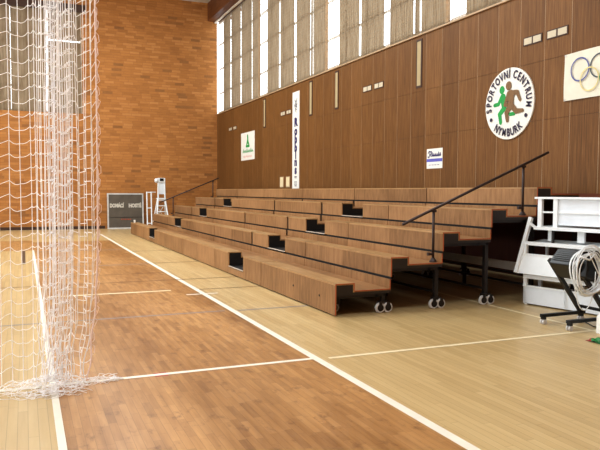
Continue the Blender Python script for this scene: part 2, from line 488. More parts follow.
# vents in the panelled wall
def slot_vent(y, label):
    r = thing('wall_vent', (XW, y, 4.12), label, 'vent', 'tall slot vents in the wood panelling')
    MB().box(XW-.012, XW+.01, y-.12, y+.12, 4.11, 5.22).build('vent_frame', M['brown'], r)
    MB().box(XW-.016, XW+.01, y-.075, y+.075, 4.16, 5.17).build('vent_cover', M['slot'], r)
slot_vent(13.0, 'tall narrow cream vent slot in the panelling, nearest the round sign')
slot_vent(17.33, 'tall narrow cream vent slot, second from the round sign')
slot_vent(19.2, 'tall narrow cream vent slot just past the vertical banner, third from the round sign')
slot_vent(23.55, 'tall narrow cream vent slot between the vertical banner and the green poster')
def rect_vent(y, w, label):
    r = thing('wall_grille', (XW, y, 4.37), label, 'vent', 'small paired vents in the wood panelling')
    MB().box(XW-.012, XW+.01, y-w/2-.015, y+w/2+.015, 4.365, 4.52).build('vent_frame', M['brown'], r)
    b = MB()
    for s in (-1, 1): b.box(XW-.016, XW+.01, y+s*w*.04, y+s*w*.48, 4.385, 4.50)
    b.build('vent_cover', M['ventpale'], r)
for y, w, l in ((8.74, .46, 'small pale two-part vent beside the white flag corner'), (9.33, .44, 'small pale two-part vent above the round club sign'),
                (14.86, .44, 'small pale vent right of its twin, high above the middle of the stand'), (15.47, .44, 'small pale vent left of its twin, high above the middle of the stand'),
                (21.08, .4, 'small pale vent touching the vertical banner side'), (21.63, .4, 'small pale vent one panel away from the vertical banner'),
                (27.33, .42, 'small pale vent above the green poster, nearer of its pair'), (28.0, .42, 'small pale vent above the green poster, nearer the brick wall')):
    rect_vent(y, w, l)

# ------------------------------------------------------------------ things on the panelled wall
def wall_place(yc, zc, off):
    return lambda a, b: (XW-off, yc-a, zc+b)
def add_text(mb, s, size, place, bold=0, rot=0, at=(0, 0), sx=1.0, fit=None):
    vs, fs = text_mesh(s, size, bold)
    if fit: sx = fit/(max(v.x for v in vs)-min(v.x for v in vs))
    c, sn = math.cos(rot), math.sin(rot)
    mb.add([place(at[0]+c*v.x*sx-sn*v.y, at[1]+sn*v.x*sx+c*v.y) for v in vs], fs)

# round club sign
YL, ZL, RL = 9.905, 3.37, .67
lg = thing('round_sign', (XW, YL, ZL-RL), 'round white club sign with green and brown running figures on the panelling', 'sign')
MB().lathe((XW-.03, YL, ZL), [(RL-.01, 0), (RL, .006), (RL, .03)], 'X', 72).build('sign_disc', M['paper'], lg)
pl = wall_place(YL, ZL, .042)
S = RL
def sc(pts): return [(a*S, b*S) for a, b in pts]
g = MB(); pg = wall_place(YL, ZL, .0335)
disc2(g, (-.28*S, .42*S), .105*S, .115*S, pg)
stroke2(g, sc([(-.24, .20), (-.17, -.10)]), [.12*S, .09*S], pg)
stroke2(g, sc([(-.30, .22), (-.42, .03), (-.58, .02)]), .055*S, pg)
stroke2(g, sc([(-.17, -.10), (-.36, -.26), (-.31, -.5)]), [.085*S, .075*S, .06*S], pg)
stroke2(g, sc([(.08, -.30), (.24, -.30)]), .05*S, pg)
g.build('green_runner', M['green'], lg)
g = MB()
disc2(g, (.01*S, .50*S), .115*S, .125*S, pl)
stroke2(g, sc([(.10, .24), (.12, -.08)]), [.14*S, .10*S], pl)
stroke2(g, sc([(.02, .28), (.36, .28), (.48, .06)]), [.08*S, .065*S, .045*S], pl)
stroke2(g, sc([(-.02, .24), (-.13, -.02), (-.02, -.02)]), .055*S, pl)
stroke2(g, sc([(.14, -.06), (.33, -.24), (.58, -.24)]), [.09*S, .075*S, .05*S], pl)
stroke2(g, sc([(.10, -.06), (-.06, -.24), (-.02, -.46)]), [.09*S, .08*S, .06*S], pl)
g.build('brown_runner', M['brown_ink'], lg)
g = MB()
top = 'SPORTOVNÍ CENTRUM'; wide = {'I': .55, 'Í': .55, ' ': .55, 'M': 1.3, 'O': 1.1, 'N': 1.1}
def arc(s, r, a0, a1, flip):
    tot = sum(wide.get(c, 1) for c in s); acc = 0
    for c in s:
        w = wide.get(c, 1); a = a0+(a1-a0)*(acc+w/2)/tot; acc += w
        if c == ' ': continue
        add_text(g, c, .205, pl, .003 if c == 'M' else .006, a-pi/2 if not flip else a+pi/2, (r*math.cos(a), r*math.sin(a)), .7 if c == 'M' else .74)
arc(top, .545, pi*1.085, -pi*.085, False)
arc('NYMBURK', .545, pi*1.27, pi*1.73, True)
g.build('sign_lettering', M['ink'], lg)
for q in (-1, 1):
    d = MB(); disc2(d, (q*.545*math.cos(.5), -.545*math.sin(.5)), .037, .037, pl); d.build('dot', M['ink'], lg)

# white flag with five rings
fg = thing('flag', (XW, 7.8, 3.24), 'white cloth flag with five interlaced coloured rings on the panelling', 'flag')
mb = MB(); nx, nz = 16, 10; vs = []
for i in range(nx+1):
    for j in range(nz+1):
        a, b = i/nx, j/nz
        vs.append((XW-.02-.008*math.sin(9*a+5*b)*(1-b*.5), 8.545-1.5*a, 3.245+.775*b+.01*math.sin(3*a)*b))
mb.add(vs, [(i*(nz+1)+j, i*(nz+1)+j+1, (i+1)*(nz+1)+j+1, (i+1)*(nz+1)+j) for i in range(nx) for j in range(nz)])
mb.build('flag_cloth', M['flag'], fg, smooth=True)
pf = wall_place(7.795, 3.65, .036); r = .185
for yy, zz in ((8.52, 4.0), (8.52, 3.27), (7.07, 4.0), (7.07, 3.27)): MB().lathe((XW-.034, yy, zz), [(.012, 0), (.012, .033)], 'X', 10).build('pin', M['silver'], fg)
for cx, cz, mt in ((-.40, .075, 'ring_blue'), (0, .075, 'ring_black'), (.40, .075, 'ring_red'), (-.2, -.11, 'ring_yellow'), (.2, -.11, 'ring_green')):
    mb = MB(); ring2(mb, (cx, cz), r, .022, pf); mb.build('ring', M[mt], fg)['label'] = mt.split('_')[1]+' ring'

# small blue and white poster
bp = thing('poster', (XW, 12.33, 2.23), 'small white poster with a blue band and blue script above the top bench', 'poster')
MB().box(XW-.004, XW+.001, 12.03, 12.64, 2.23, 2.675).build('sheet', M['paper'], bp)
pp = wall_place(12.335, 2.45, .0045); mb = MB()
mb.mat(0).quad(pp(-.3, -.07), pp(.3, -.07), pp(.3, -.0), pp(-.3, .0))
mb.mat(1)
stroke2(mb, [(-.25, .045), (-.22, .03), (-.19, .06), (-.17, .16), (-.20, .17), (-.24, .13)], .013, pp)
stroke2(mb, [(-.17, .15), (-.12, .165), (-.11, .12), (-.16, .09), (-.13, .05)], .012, pp)
for i in range(5):
    x = -.10+i*.062; stroke2(mb, [(x, .055), (x+.012, .135 if i in (0, 4) else .11), (x+.03, .06), (x+.06, .075)], .013, pp)
stroke2(mb, [(.2, .06), (.22, .12), (.235, .06)], .014, pp)
mb.mat(2)
for i in range(4): mb.quad(pp(-.22+i*.11, -.15), pp(-.14+i*.11, -.15), pp(-.14+i*.11, -.13), pp(-.22+i*.11, -.13))
mb.build('print', [M['blue'], M['navy'], M['grey_ink']], bp)

# tall vertical banner
vb = thing('vertical_banner', (XW, 20.44, 1.80), 'tall narrow white banner with stacked dark letters above the top bench', 'banner')
MB().box(XW-.005, XW-.001, 20.14, 20.75, 1.80, 5.05).build('banner_cloth', M['paper'], vb)
pv = wall_place(20.445, 0, .0055); mb = MB()
for ch, z in zip('Robbins', (4.02, 3.73, 3.45, 3.17, 2.93, 2.69, 2.42)):
    add_text(mb, ch, .37, pv, .026, 0, (0, z), 1.15)
mb.build('banner_lettering', M['navy'], vb)
mb = MB()
for pts in ([(-.1, 4.78), (.0, 4.70), (.1, 4.82)], [(-.12, 4.62), (.02, 4.55), (.12, 4.64)], [(-.08, 4.50), (.08, 4.44)], [(-.05, 4.7), (-.06, 4.45), (.03, 4.36)], [(.06, 4.74), (.06, 4.5)], [(-.12, 4.55), (-.02, 4.66), (.1, 4.52)]):
    stroke2(mb, pts, .014, pv)
for z, w in ((2.20, .11), (2.16, .09), (2.02, .12), (1.95, .13), (1.89, .1)):
    mb.quad(pv(-w, z-.012), pv(w, z-.012), pv(w, z+.012), pv(-w, z+.012))
mb.build('banner_print', M['ink'], vb)

# green poster
gp = thing('poster', (XW, 25.6, 2.98), 'pale poster with a green tower drawing on the panelling near the brick corner', 'poster')
MB().box(XW-.005, XW-.001, 24.72, 26.48, 2.98, 4.12).build('sheet', M['paper'], gp)
pq = wall_place(25.6, 3.55, .0055); mb = MB(); mb.mat(0)
stroke2(mb, [(-.02, .42), (.0, .25), (-.16, .0)], .05, pq); stroke2(mb, [(.02, .42), (.05, .2), (.2, .0), (-.18, .0)], .05, pq)
stroke2(mb, [(-.1, .12), (.12, .12)], .03, pq)
mb.mat(1)
for i in range(8):
    x = -.62+i*.165; stroke2(mb, [(x, -.24), (x+.05, -.12 if i % 3 == 0 else -.17), (x+.1, -.23), (x+.165, -.24)], .028, pq)
mb.mat(2)
stroke2(mb, [(-.55+.1*i, -.40-.05*(i % 2)) for i in range(12)], .028, pq)
mb.build('print', [M['green'], M['palegreen'], M['pink']], gp)

for y0, l in ((21.53, 'cream paper notice on the wall, further of two from the vertical banner'), (20.94, 'cream paper notice on the wall, next to the vertical banner')):
    t = thing('wall_notice', (XW, y0+.18, 1.84), l, 'notice', 'cream notices beside the banner')
    MB().box(XW-.014, XW-.002, y0, y0+.38, 1.84, 2.22).build('notice_back', M['seam'], t)
    MB().box(XW-.018, XW-.002, y0+.05, y0+.34, 1.87, 2.2).build('notice_sheet', M['cream'], t)

# ------------------------------------------------------------------ bleacher rows
SEAMS = [YN, 10.92, 13.98, 17.14, 20.34, 23.34, YFAR]
AISLES = [(11.95, 12.92), (21.25, 22.24)]
SD, DROP, UND = .29, .105, .165
def segs(y0, y1):
    """a module's length with the aisle cut out"""
    out = [(y0, y1)]
    for a, b in AISLES:
        if y0 < a and b < y1: out = [(y0, a), (b, y1)]
    return out
ROWL = ['lowest plywood bench row of the stand, its front panels down to the floor', 'second plywood bench row of the stand up from the floor, under the near handrail foot',
        'middle plywood bench row of the stand, third up from the floor', 'fourth plywood bench row of the stand, carrying the upper handrail post',
        'topmost plywood bench row of the stand, against the panelled wall']
def wheel(parent, x, y):
    b = MB()
    b.mat(0).lathe((x, y, .072), [(.050, -.026), (.066, -.026), (.072, -.018), (.072, .018), (.066, .026), (.050, .026)], 'Y', 26)
    b.mat(1).lathe((x, y, .072), [(.049, -.0285), (.049, .0285)], 'Y', 20)
    b.mat(1).box(x-.026, x+.026, y-.034, y-.029, .06, .15)
    b.build('wheel', [M['rubber'], M['steel_dark']], parent)
def bleacher(i):
    x0, zt = XF+DX*i, Z1+DZ*i
    zb = .018 if i == 0 else zt-.274
    xe = x0+DX-.006
    ya0, ya1 = YN, YFAR
    row = thing('bleacher_row', (x0, (ya0+ya1)/2, 0), ROWL[i], 'bench', 'wooden bench rows of the telescopic stand')
    zu = zt-UND
    for m in range(6):
        wide = {1: (2,), 2: (2, 3, 5), 3: (2, 3, 5)}.get(i, ())
        g0 = .05 if m in wide else .012; g1 = .05 if m+1 in wide else .012
        y0, y1 = SEAMS[m]+(g0 if m else 0), SEAMS[m+1]-(g1 if m < 5 else 0)
        ss = segs(y0, y1) if i < 4 else [(y0, y1)]
        for a, b in ss:
            mid = (a+b)/2
            for p, q in (((a, mid-.0015), (mid+.0015, b)) if b-a > 2 else ((a, b),)):
                fp = MB().box(x0, x0+.02, p, q, zb, zt-.003)
                fp.build('front_panel', M['ply'], row)
            MB().prism_y([(x0-.003, zt-.022), (x0-.003, zt), (x0+SD, zt), (x0+SD, zt-DROP-.022), (x0+SD-.02, zt-DROP-.022), (x0+SD-.02, zt-.022)], a, b).build('seat_board', M['seat'], row)
        if len(ss) == 2 and i == 0: MB().box(x0, x0+.02, ss[0][1], ss[1][0], zb, .15).build('kick_panel', M['ply'], row)
        fd = MB()
        if len(ss) == 1: fd.box(x0+SD, xe, y0, y1, zt-DROP-.022, zt-DROP)
        else:
            a, b = ss[0][1], ss[1][0]; v = []
            for z in (zt-DROP-.022, zt-DROP):
                v += [(x0+SD, y0, z), (x0+SD, a, z), (x0+.6, a, z), (x0+.6, b, z), (x0+SD, b, z), (x0+SD, y1, z), (xe, y1, z), (xe, y0, z)]
            fd.add(v, [(0, 1, 2, 7), (7, 2, 3, 6), (3, 4, 5, 6), (8, 15, 10, 9), (15, 14, 11, 10), (11, 14, 13, 12)]+[(k, (k+1) % 8, (k+1) % 8+8, k+8) for k in range(8)])
        fd.build('foot_deck', M['deck'], row)
        if i < 4: MB().box(xe-.014, xe, y0, y1, zt-DROP, zt+.027).build('riser_board', M['ply'], row)
        # dark boards closing the ends and both sides of each aisle cut
        prof = [(x0+.021, zt-.022), (x0+SD-.021, zt-.022), (x0+SD-.021, zt-DROP-.022), (xe-.002, zt-DROP-.022), (xe-.002, zu), (x0+.021, zu)]
        if m == 0: MB().prism_y(prof, ya0+.001, ya0+.03).build('end_board', M['endb'], row)
        if m == 5: MB().prism_y(prof, ya1-.03, ya1-.001).build('end_board', M['endb'], row)
        if len(ss) == 2:
            a, b = ss[0][1], ss[1][0]
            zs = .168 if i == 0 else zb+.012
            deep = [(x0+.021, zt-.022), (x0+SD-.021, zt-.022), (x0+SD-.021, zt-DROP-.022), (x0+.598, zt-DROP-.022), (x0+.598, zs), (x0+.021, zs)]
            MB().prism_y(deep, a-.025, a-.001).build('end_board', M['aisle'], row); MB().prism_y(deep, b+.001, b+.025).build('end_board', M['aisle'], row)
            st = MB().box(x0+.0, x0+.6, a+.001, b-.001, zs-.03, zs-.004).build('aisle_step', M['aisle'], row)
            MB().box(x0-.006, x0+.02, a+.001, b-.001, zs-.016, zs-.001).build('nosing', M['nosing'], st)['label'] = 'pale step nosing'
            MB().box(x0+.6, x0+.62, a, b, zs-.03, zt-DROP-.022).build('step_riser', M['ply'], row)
    # added near-black strips standing in for the shade inside the joints
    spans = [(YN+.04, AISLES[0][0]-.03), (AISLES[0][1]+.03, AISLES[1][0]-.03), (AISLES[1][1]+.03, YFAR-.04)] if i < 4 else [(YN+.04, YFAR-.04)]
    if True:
        for a, b in spans: MB().box(x0+.022, x0+.032, a, b, zb-.08 if i else .03, zt-.03).build('joint_shade', M['aisle'], row)
    # red-brown edge band round the near end
    if i == 0:
        for by, bz in ((9.40, .23), (8.42, .22)): MB().lathe((x0-.006, by, bz), [(.016, 0), (.016, .007)], 'X', 12).build('bolt', M['steel_dark'], row)
    eb = MB(); e = .009; y0, y1 = ya0-.006, ya0+.004
    eb.box(x0, x0+e, y0, y1, zb, zt); eb.box(x0, x0+SD, y0, y1, zt-e, zt); eb.box(x0+SD-e, x0+SD, y0, y1, zt-DROP, zt)
    eb.box(x0+SD, xe, y0, y1, zt-DROP-e, zt-DROP)
    if i < 4: eb.box(xe-e, xe, y0, y1, zt-DROP, zt+.027)
    eb.build('edge_band', M['edge'], row)
    # black steel frame under the deck
    fr = MB()
    for x in (x0+.64, xe-.06): fr.box(x, x+.04, ya0+.04, ya1-.04, zu-.05, zu)
    for y in SEAMS: fr.box(x0+.05, xe-.02, min(max(y-.03, ya0+.04), ya1-.1), min(max(y+.03, ya0+.1), ya1-.04), zu-.045, zu-.001)
    fr.build('under_frame', M['steel_dark'], row)
    xc = x0+.79+.03*i
    for y in (ya0+.11, 10.92, 13.98):
        if i: MB().box(xc-.03, xc+.03, y-.03, y+.03, .15, zu-.002).build('leg', M['steel_dark'], row)
        ca = MB().box(xc-.07, xc+.07, y-.05, y+.02, .125, .165)
        ca.box(xc-.062, xc+.062, y-.05, y-.04, .062, .082)
        if not i: ca.box(xc-.025, xc+.025, y-.03, y+.02, .16, zu)
        c = ca.build('caster', M['steel_dark'], row)
        for s in (-1, 1):
            wheel(c, xc+s*.062, y-.045)
    # low rail between the legs, and the front caster of the lowest row
    MB().box(xc-.02, xc+.02, ya0+.15, 13.9, .22, .25).build('bottom_rail', M['steel_dark'], row)
    if i == 0:
        ca = MB().box(x0+.10, x0+.2, ya0+.26, ya0+.36, .12, zu).build('caster', M['steel_dark'], row)
        wheel(ca, x0+.13, ya0+.31)
for i in range(5): bleacher(i)

# handrails
def handrail(y, label, xe):
    r = thing('handrail', (5.51, y, .67), label, 'handrail', 'sloping handrails at the stand ends')
    MB().tube([(4.98, y, 1.235), (xe, y, 1.235+(xe-4.98)*1.1/2.66)], .021, 12).build('rail', M['rail_dark'], r, smooth=True)
    for x, z0, ic in ((5.505, Z1+DZ-DROP, 1), (7.15, Z1+3*DZ-DROP, 3)):
        zt = 1.235+(x-4.98)*(1.1/2.66)
        p = MB().tube([(x, y, z0+.001), (x, y, zt-.015)], .02, 12).build('post', M['rail_dark'], r, smooth=True)
        MB().lathe((x, y, z0+.001), [(.055, 0), (.055, .012), (.03, .05), (.022, .06)], 'Z', 16).build('foot_flange', M['rail_dark'], p)
        MB().tube([(x-.1, y-.01, z0+.12), (x-.0, y-.01, z0+.12)], [.026, .016], 8).build('clamp_knob', M['rail_dark'], p)
        MB().box(x-.035, x+.035, y-.025, y+.025, zt-.045, zt-.012).build('rail_bracket', M['rail_dark'], p)
handrail(YN+.12, 'dark metal handrail sloping up the near end of the bench rows', 7.64)
handrail(26.15, 'dark metal handrail sloping up the far end of the stand, before the brick wall', 7.42)

# silver rail low in the recess behind the stand
t = thing('metal_rail', (7.52, 16, 0), 'long silver metal rail on short posts running low under the upper bench rows', 'rail')
b = MB(); b.prism_y([(7.50, .40), (7.54, .40), (7.56, .43), (7.54, .44), (7.54, .50), (7.56, .51), (7.54, .54), (7.50, .54)], 8.45, 25.8)
b.build('channel', M['white'], t)
for k in range(9): MB().box(7.505, 7.54, 9.9+k*1.9, 9.97+k*1.9, 0, .40).build('post', M['steel_dark'], t)

# ------------------------------------------------------------------ scoreboard and equipment at the brick wall
sb = thing('scoreboard', (4.17, 29.9, 0), 'grey framed scoreboard standing on the floor against the brick wall', 'scoreboard')
tilt = Matrix.Translation((4.17, 29.85, 0)) @ Matrix.Rotation(-.07, 4, 'X')
b = MB(); b.X = tilt; b.box(-.75, .75, .02, .1, .05, 1.54); b.build('face', M['board'], sb)
b = MB(); b.X = tilt
for x in (-.79, .73): b.box(x, x+.06, 0, .12, 0, 1.59)
for z in (0, 1.53): b.box(-.73, .73, 0, .12, z, z+.06)
b.build('frame', M['silver'], sb)
b = MB(); b.X = tilt; b.box(-.73, .73, .008, .03, .505, .52); b.build('divider', M['endb'], sb)
b = MB(); b.X = tilt
pb = lambda a, c: (a, .014, c)
add_text(b, 'DOMÁCÍ', .22, pb, .016, 0, (-.385, 1.03), fit=.62); add_text(b, 'HOSTÉ', .22, pb, .016, 0, (.41, 1.03), fit=.56)
b.build('lettering', M['boardtext'], sb)
b = MB(); b.X = tilt
for k in range(6):
    x = -.2+k*.075; b.box(x, x+.05, .012, .03, .40+(k % 2)*.012, .45)
b.build('red_display', M['redseg'], sb)

# umpire stand (white ladder chair)
us = thing('umpire_stand', (5.5, 28.6, 0), 'tall white umpire ladder stand between the scoreboard and the handrail', 'umpire stand')
for s in (-1, 1):
    MB().tube([(5.5+s*.30, 28.2, 0), (5.5+s*.15, 28.5, 1.35), (5.5+s*.13, 28.52, 2.2)], .035, 8).build('ladder_rail', M['white'], us)
    MB().tube([(5.5+s*.32, 29.1, 0), (5.5+s*.15, 28.62, 1.35)], .03, 8).build('rear_leg', M['white'], us)
for k in range(5):
    z = .3+k*.25; w = .28-.03*k
    MB().tube([(5.5-w, 28.2+.055*k+.06, z), (5.5+w, 28.2+.055*k+.06, z)], .022, 8).build('rung', M['white'], us)
MB().box(5.34, 5.66, 28.45, 28.95, 1.34, 1.39).build('platform', M['white'], us)
b = MB(); b.tube([(5.2, 29.0, .3), (5.62, 28.75, 1.0)], .02, 6); b.tube([(5.8, 29.0, .3), (5.38, 28.75, 1.0)], .02, 6); b.build('brace', M['silver'], us)
MB().box(5.36, 5.64, 28.5, 28.56, 1.55, 2.05).build('back_panel', M['greywhite'], us, bevel=.02)
MB().box(5.34, 5.66, 28.46, 28.7, 2.05, 2.26).build('head_box', M['white'], us, bevel=.02)
MB().box(5.42, 5.58, 28.44, 28.47, 2.13, 2.24).build('dark_inset', M['black'], us)
MB().lathe((5.28, 28.5, 2.05), [(.03, 0), (.085, .04), (.085, .15), (.03, .19)], 'Z', 14).build('knob', M['white'], us, smooth=True)
wf = thing('ladder_frame', (5.0, 28.9, 0), 'slim white upright metal frame next to the scoreboard', 'frame')
for x in (4.93, 5.12): MB().tube([(x, 28.75, 0), (x, 28.9, 1.66)], .028, 8).build('upright', M['white'], wf)
for z in (.28, .95, 1.63): MB().tube([(4.93, 28.75+.09*z, z), (5.12, 28.75+.09*z, z)], .022, 8).build('crossbar', M['white'], wf)
b = MB(); b.tube([(5.12, 28.9, 1.64), (5.3, 28.75, 1.64)], .02, 8); b.build('link_arm', M['silver'], wf)
cup = MB().lathe((3.98, 26.1, Z1+.002), [(.032, 0), (.045, .10), (.042, .105)], 'Z', 14).build('paper_cup', M['paper'], None, (3.98, 26.1, Z1+.002))
tag(cup, 'small white cup standing at the far end of the lowest bench row', 'cup')

# ------------------------------------------------------------------ white metal tables stacked by the niche
A0 = Vector((7.0, 7.80, 0)); ang = math.radians(13)
def rackX(): return Matrix.Translation(A0) @ Matrix.Rotation(ang, 4, 'Z')
# local frame: +u (x) away from the aisle, -y runs toward the camera; L = length
L = 2.9
RX = rackX()
def rmb():
    b = MB(); b.X = RX; return b
t = thing('white_bench', A0, 'long low white metal bench standing on the floor, lowest of the white stack', 'bench', 'white metal benches stacked beside the stand')
rmb().box(0, .03, -L, -.0, .02, .285).build('lower_board', M['greywhite'], t)
rmb().box(-.01, .05, -L, 0, .40, .475).build('top_rail', M['white'], t)
rmb().box(.05, .42, -L, 0, .45, .475).build('table_top', M['white'], t)
rmb().box(-.012, .045, -L, 0, .275, .295).build('board_rim', M['white'], t)
for y in (-.03, -.72, -1.4, -2.1, -2.85):
    rmb().box(.0, .04, y-.03, y+.03, .03, .45).build('leg', M['white'], t)
    rmb().box(.38, .42, y-.03, y+.03, .03, .45).build('leg', M['white'], t)
for y in (-.05, -1.4): rmb().box(.0, .05, y-.02, y+.02, 0, .03).build('foot', M['silver'], t)
# middle unit: bench tipped so its end frame leans
t = thing('white_bench', A0+Vector((0, 0, .476)), 'white metal bench tipped with a leaning end post, resting on the low white bench', 'bench', 'white metal benches stacked beside the stand')
b = rmb(); b.bar((-.10, .06, .48), (.16, .0, 1.32), .055); b.build('end_post', M['white'], t)
b = rmb(); b.bar((-.07, -2.85, .48), (.16, -2.85, 1.15), .055); b.build('end_post', M['white'], t)
b = rmb(); b.add([(-.09, .07, .478), (-.09, -L, .478), (-.0, -L, .76), (-.0, .04, .76), (-.07, .07, .478), (-.07, -L, .478), (.02, -L, .76), (.02, .04, .76)],
                 [(0, 1, 2, 3), (4, 7, 6, 5), (0, 4, 5, 1), (3, 2, 6, 7), (0, 3, 7, 4), (1, 5, 6, 2)]); b.build('tilted_board', M['white'], t)
b = rmb(); b.bar((.01, .04, .76), (.01, -L, .76), .035); b.build('board_rim', M['white'], t)
b = rmb(); b.bar((.05, .05, .93), (.05, -L, .93), .055); b.build('front_rail', M['white'], t)
b = rmb(); b.add([(.06, 0, .915), (.06, -L, .915), (.5, -L, .955), (.5, 0, .955), (.06, 0, .935), (.06, -L, .935), (.5, -L, .975), (.5, 0, .975)],
                 [(3, 2, 1, 0), (4, 5, 6, 7), (0, 1, 5, 4), (2, 3, 7, 6), (1, 2, 6, 5), (0, 4, 7, 3)]); b.build('table_top', M['white'], t)
b = rmb(); b.bar((.12, .0, 1.24), (.13, -.10, 1.17), .035); b.build('stay', M['white'], t)
b = rmb(); b.bar((.02, -.02, .50), (.02, -.02, .92), .05); b.build('leg', M['white'], t)
b = rmb(); b.bar((.45, -.1, .478), (.45, -.1, .95), .04); b.build('leg', M['white'], t)
b = rmb(); b.bar((.45, -2.7, .478), (.45, -2.7, .95), .04); b.build('leg', M['white'], t)
b = rmb(); b.bar((.18, -.37, 1.17), (.10, -.42, .92), .03); b.build('dark_strut', M['steel_dark'], t)['label'] = 'dark strut'
# upper unit: table with a back panel
t = thing('white_table', A0+Vector((.2, -.3, .97)), 'white panelled table resting on top of the white bench stack', 'table')
T = .14
rmb().box(T-.02, T+.55, -L-.1, -.08, 1.605, 1.635).build('table_top', M['white'], t)
rmb().box(T+.03, T+.05, -L-.1, -.44, 1.22, 1.605).build('back_panel', M['greywhite'], t)
rmb().box(T+.015, T+.04, -L-.1, -.14, 1.395, 1.42).build('mid_rail', M['white'], t)
rmb().box(T-.02, T+.55, -L-.1, -.08, 1.165, 1.19).build('shelf', M['white'], t)
b = rmb(); b.bar((T-.02, -.09, 1.165), (T-.02, -L-.1, 1.165), .05); b.build('shelf_rim', M['white'], t)
for y in (-.16, -.42): rmb().box(T, T+.05, y-.035, y+.035, 1.19, 1.605).build('leg', M['white'], t)
rmb().box(T+.45, T+.5, -.19, -.13, 1.19, 1.605).build('leg', M['white'], t)
for y, w in ((-.30, .03), (-.80, .055), (-1.22, .03), (-2.1, .05)):
    rmb().box(T+.06, T+.1, y-w, y+w, .975, 1.16).build('lower_leg', M['white'], t)

# ------------------------------------------------------------------ black cart with a coil of white cable
ct = thing('equipment_cart', (6.45, 6.28, 0), 'black wheeled cart with slanted legs and a black head box before the white tables', 'cart')
yF, yN = 6.48, 6.04
for y in (yF, yN):
    MB().bar((6.12, y, .115), (6.86, y, .115), .045, .04).build('base_bar', M['black'], ct)
    MB().bar((6.80, y, .12), (6.24, y, .84), .045, .05).build('slanted_leg', M['black'], ct)
    for x in (6.16, 6.8):
        ca = MB().box(x-.02, x+.02, y-.03, y+.03, .065, .097).build('caster', M['black'], ct)
        for s in (-1, 1): MB().lathe((x, y+s*.02, .035), [(.03, -.012), (.035, -.008), (.035, .008), (.03, .012)], 'Y', 16).build('wheel', M['rubber'], ca)
MB().bar((6.78, yF, .2), (6.78, yN, .2), .035).build('cross_bar', M['black'], ct)
hb = MB().prism_y([(6.20, .80), (6.40, .60), (6.62, .60), (6.74, .72), (6.62, .97), (6.36, .985)], yN+.02, yF-.02).build('head_box', M['black'], ct, bevel=.012)
b = MB()
for k in range(6): b.bar((6.235+.02*k, yN+.06, .845+.0205*k), (6.235+.02*k, yF-.06, .845+.0205*k), .010, .012)
b.build('vent_grille', M['black2'], hb)
b = MB(); b.prism_y([(6.30, .66), (6.52, .58), (6.66, .70), (6.56, .93), (6.32, .95)], yN-.10, yN+.02); b.build('reel_block', M['black'], ct, bevel=.02)
cc = MB()
random.seed(11)
c0 = Vector((6.25, yN-.12, .745))
for k in range(11):
    rx, rz = random.uniform(.20, .29), random.uniform(.23, .31); dx, dz = random.uniform(-.015, .015), random.uniform(-.03, .03); yy = -.012*k+random.uniform(-.004, .004)
    cc.tube([c0+Vector((dx+rx*math.cos(a)+.02*math.sin(2*a+k), yy+.01*math.sin(3*a), dz+rz*math.sin(a))) for a in [2*pi*j/30 for j in range(30)]], .0075, 6, True)
cc.tube([c0+Vector(p) for p in ((-.1, -.15, .25), (.02, -.16, .05), (.1, -.16, -.08), (.2, -.15, -.1))], .007, 6)
cc.tube([c0+Vector(p) for p in ((-.2, -.13, .2), (-.1, -.17, .16), (-.03, -.17, .22), (.12, -.17, .1), (.2, -.14, .02))], .012, 6)
cc.tube([c0+Vector((-.22+.17*(1-math.cos(a)), -.06, .0-.46*math.sin(a))) for a in [pi*j/16 for j in range(17)]], .006, 6)
o = cc.build('cable_coil', M['cable'], None, (6.56, yN-.1, .45), smooth=True)
tag(o, 'coil of white cable hung over the black cart', 'cable')
fc = MB().tube([(6.75, 6.35, .008), (6.62, 6.1, .008), (6.68, 5.95, .008), (6.55, 5.82, .008), (6.75, 5.6, .008)], .007, 6).build('floor_cable', M['black'], None, (6.7, 6, 0))
tag(fc, 'thin dark cable lying on the floor behind the white carton', 'cable')
bx = thing('carton', (6.55, 5.6, 0), 'plain white carton on the floor at the photo edge below the cart', 'box')
RB = Matrix.Translation((6.36, 5.82, 0)) @ Matrix.Rotation(math.radians(10), 4, 'Z')
b = MB(); b.X = RB; b.box(0, .45, -.5, 0, 0, .2); b.build('carton_body', M['cardboard'], bx, bevel=.004)
b = MB(); b.X = RB; b.add([(0, 0, .2), (0, -.5, .2), (.06, -.5, .25), (.06, 0, .25)], [(0, 1, 2, 3)]); b.build('carton_flap', M['cardboard'], bx)
b = MB(); random.seed(5); n = 18; vs = []
for i in range(n):
    for j in range(n):
        u, v = i/(n-1)*2-1, j/(n-1)*2-1
        rr = max(0, 1-(u*u+v*v)*.55)
        vs.append((6.02+u*.1, 5.44+v*.13, .003+.045*rr*(.7+.5*math.sin(7*u+2)*math.cos(6*v))))
b.add(vs, [(i*n+j, (i+1)*n+j, (i+1)*n+j+1, i*n+j+1) for i in range(n-1) for j in range(n-1)])
o = b.build('beanbag', M['sponge'], None, (6.02, 5.44, 0), smooth=True); tag(o, 'small flat red and green beanbag on the floor before the white carton', 'beanbag')

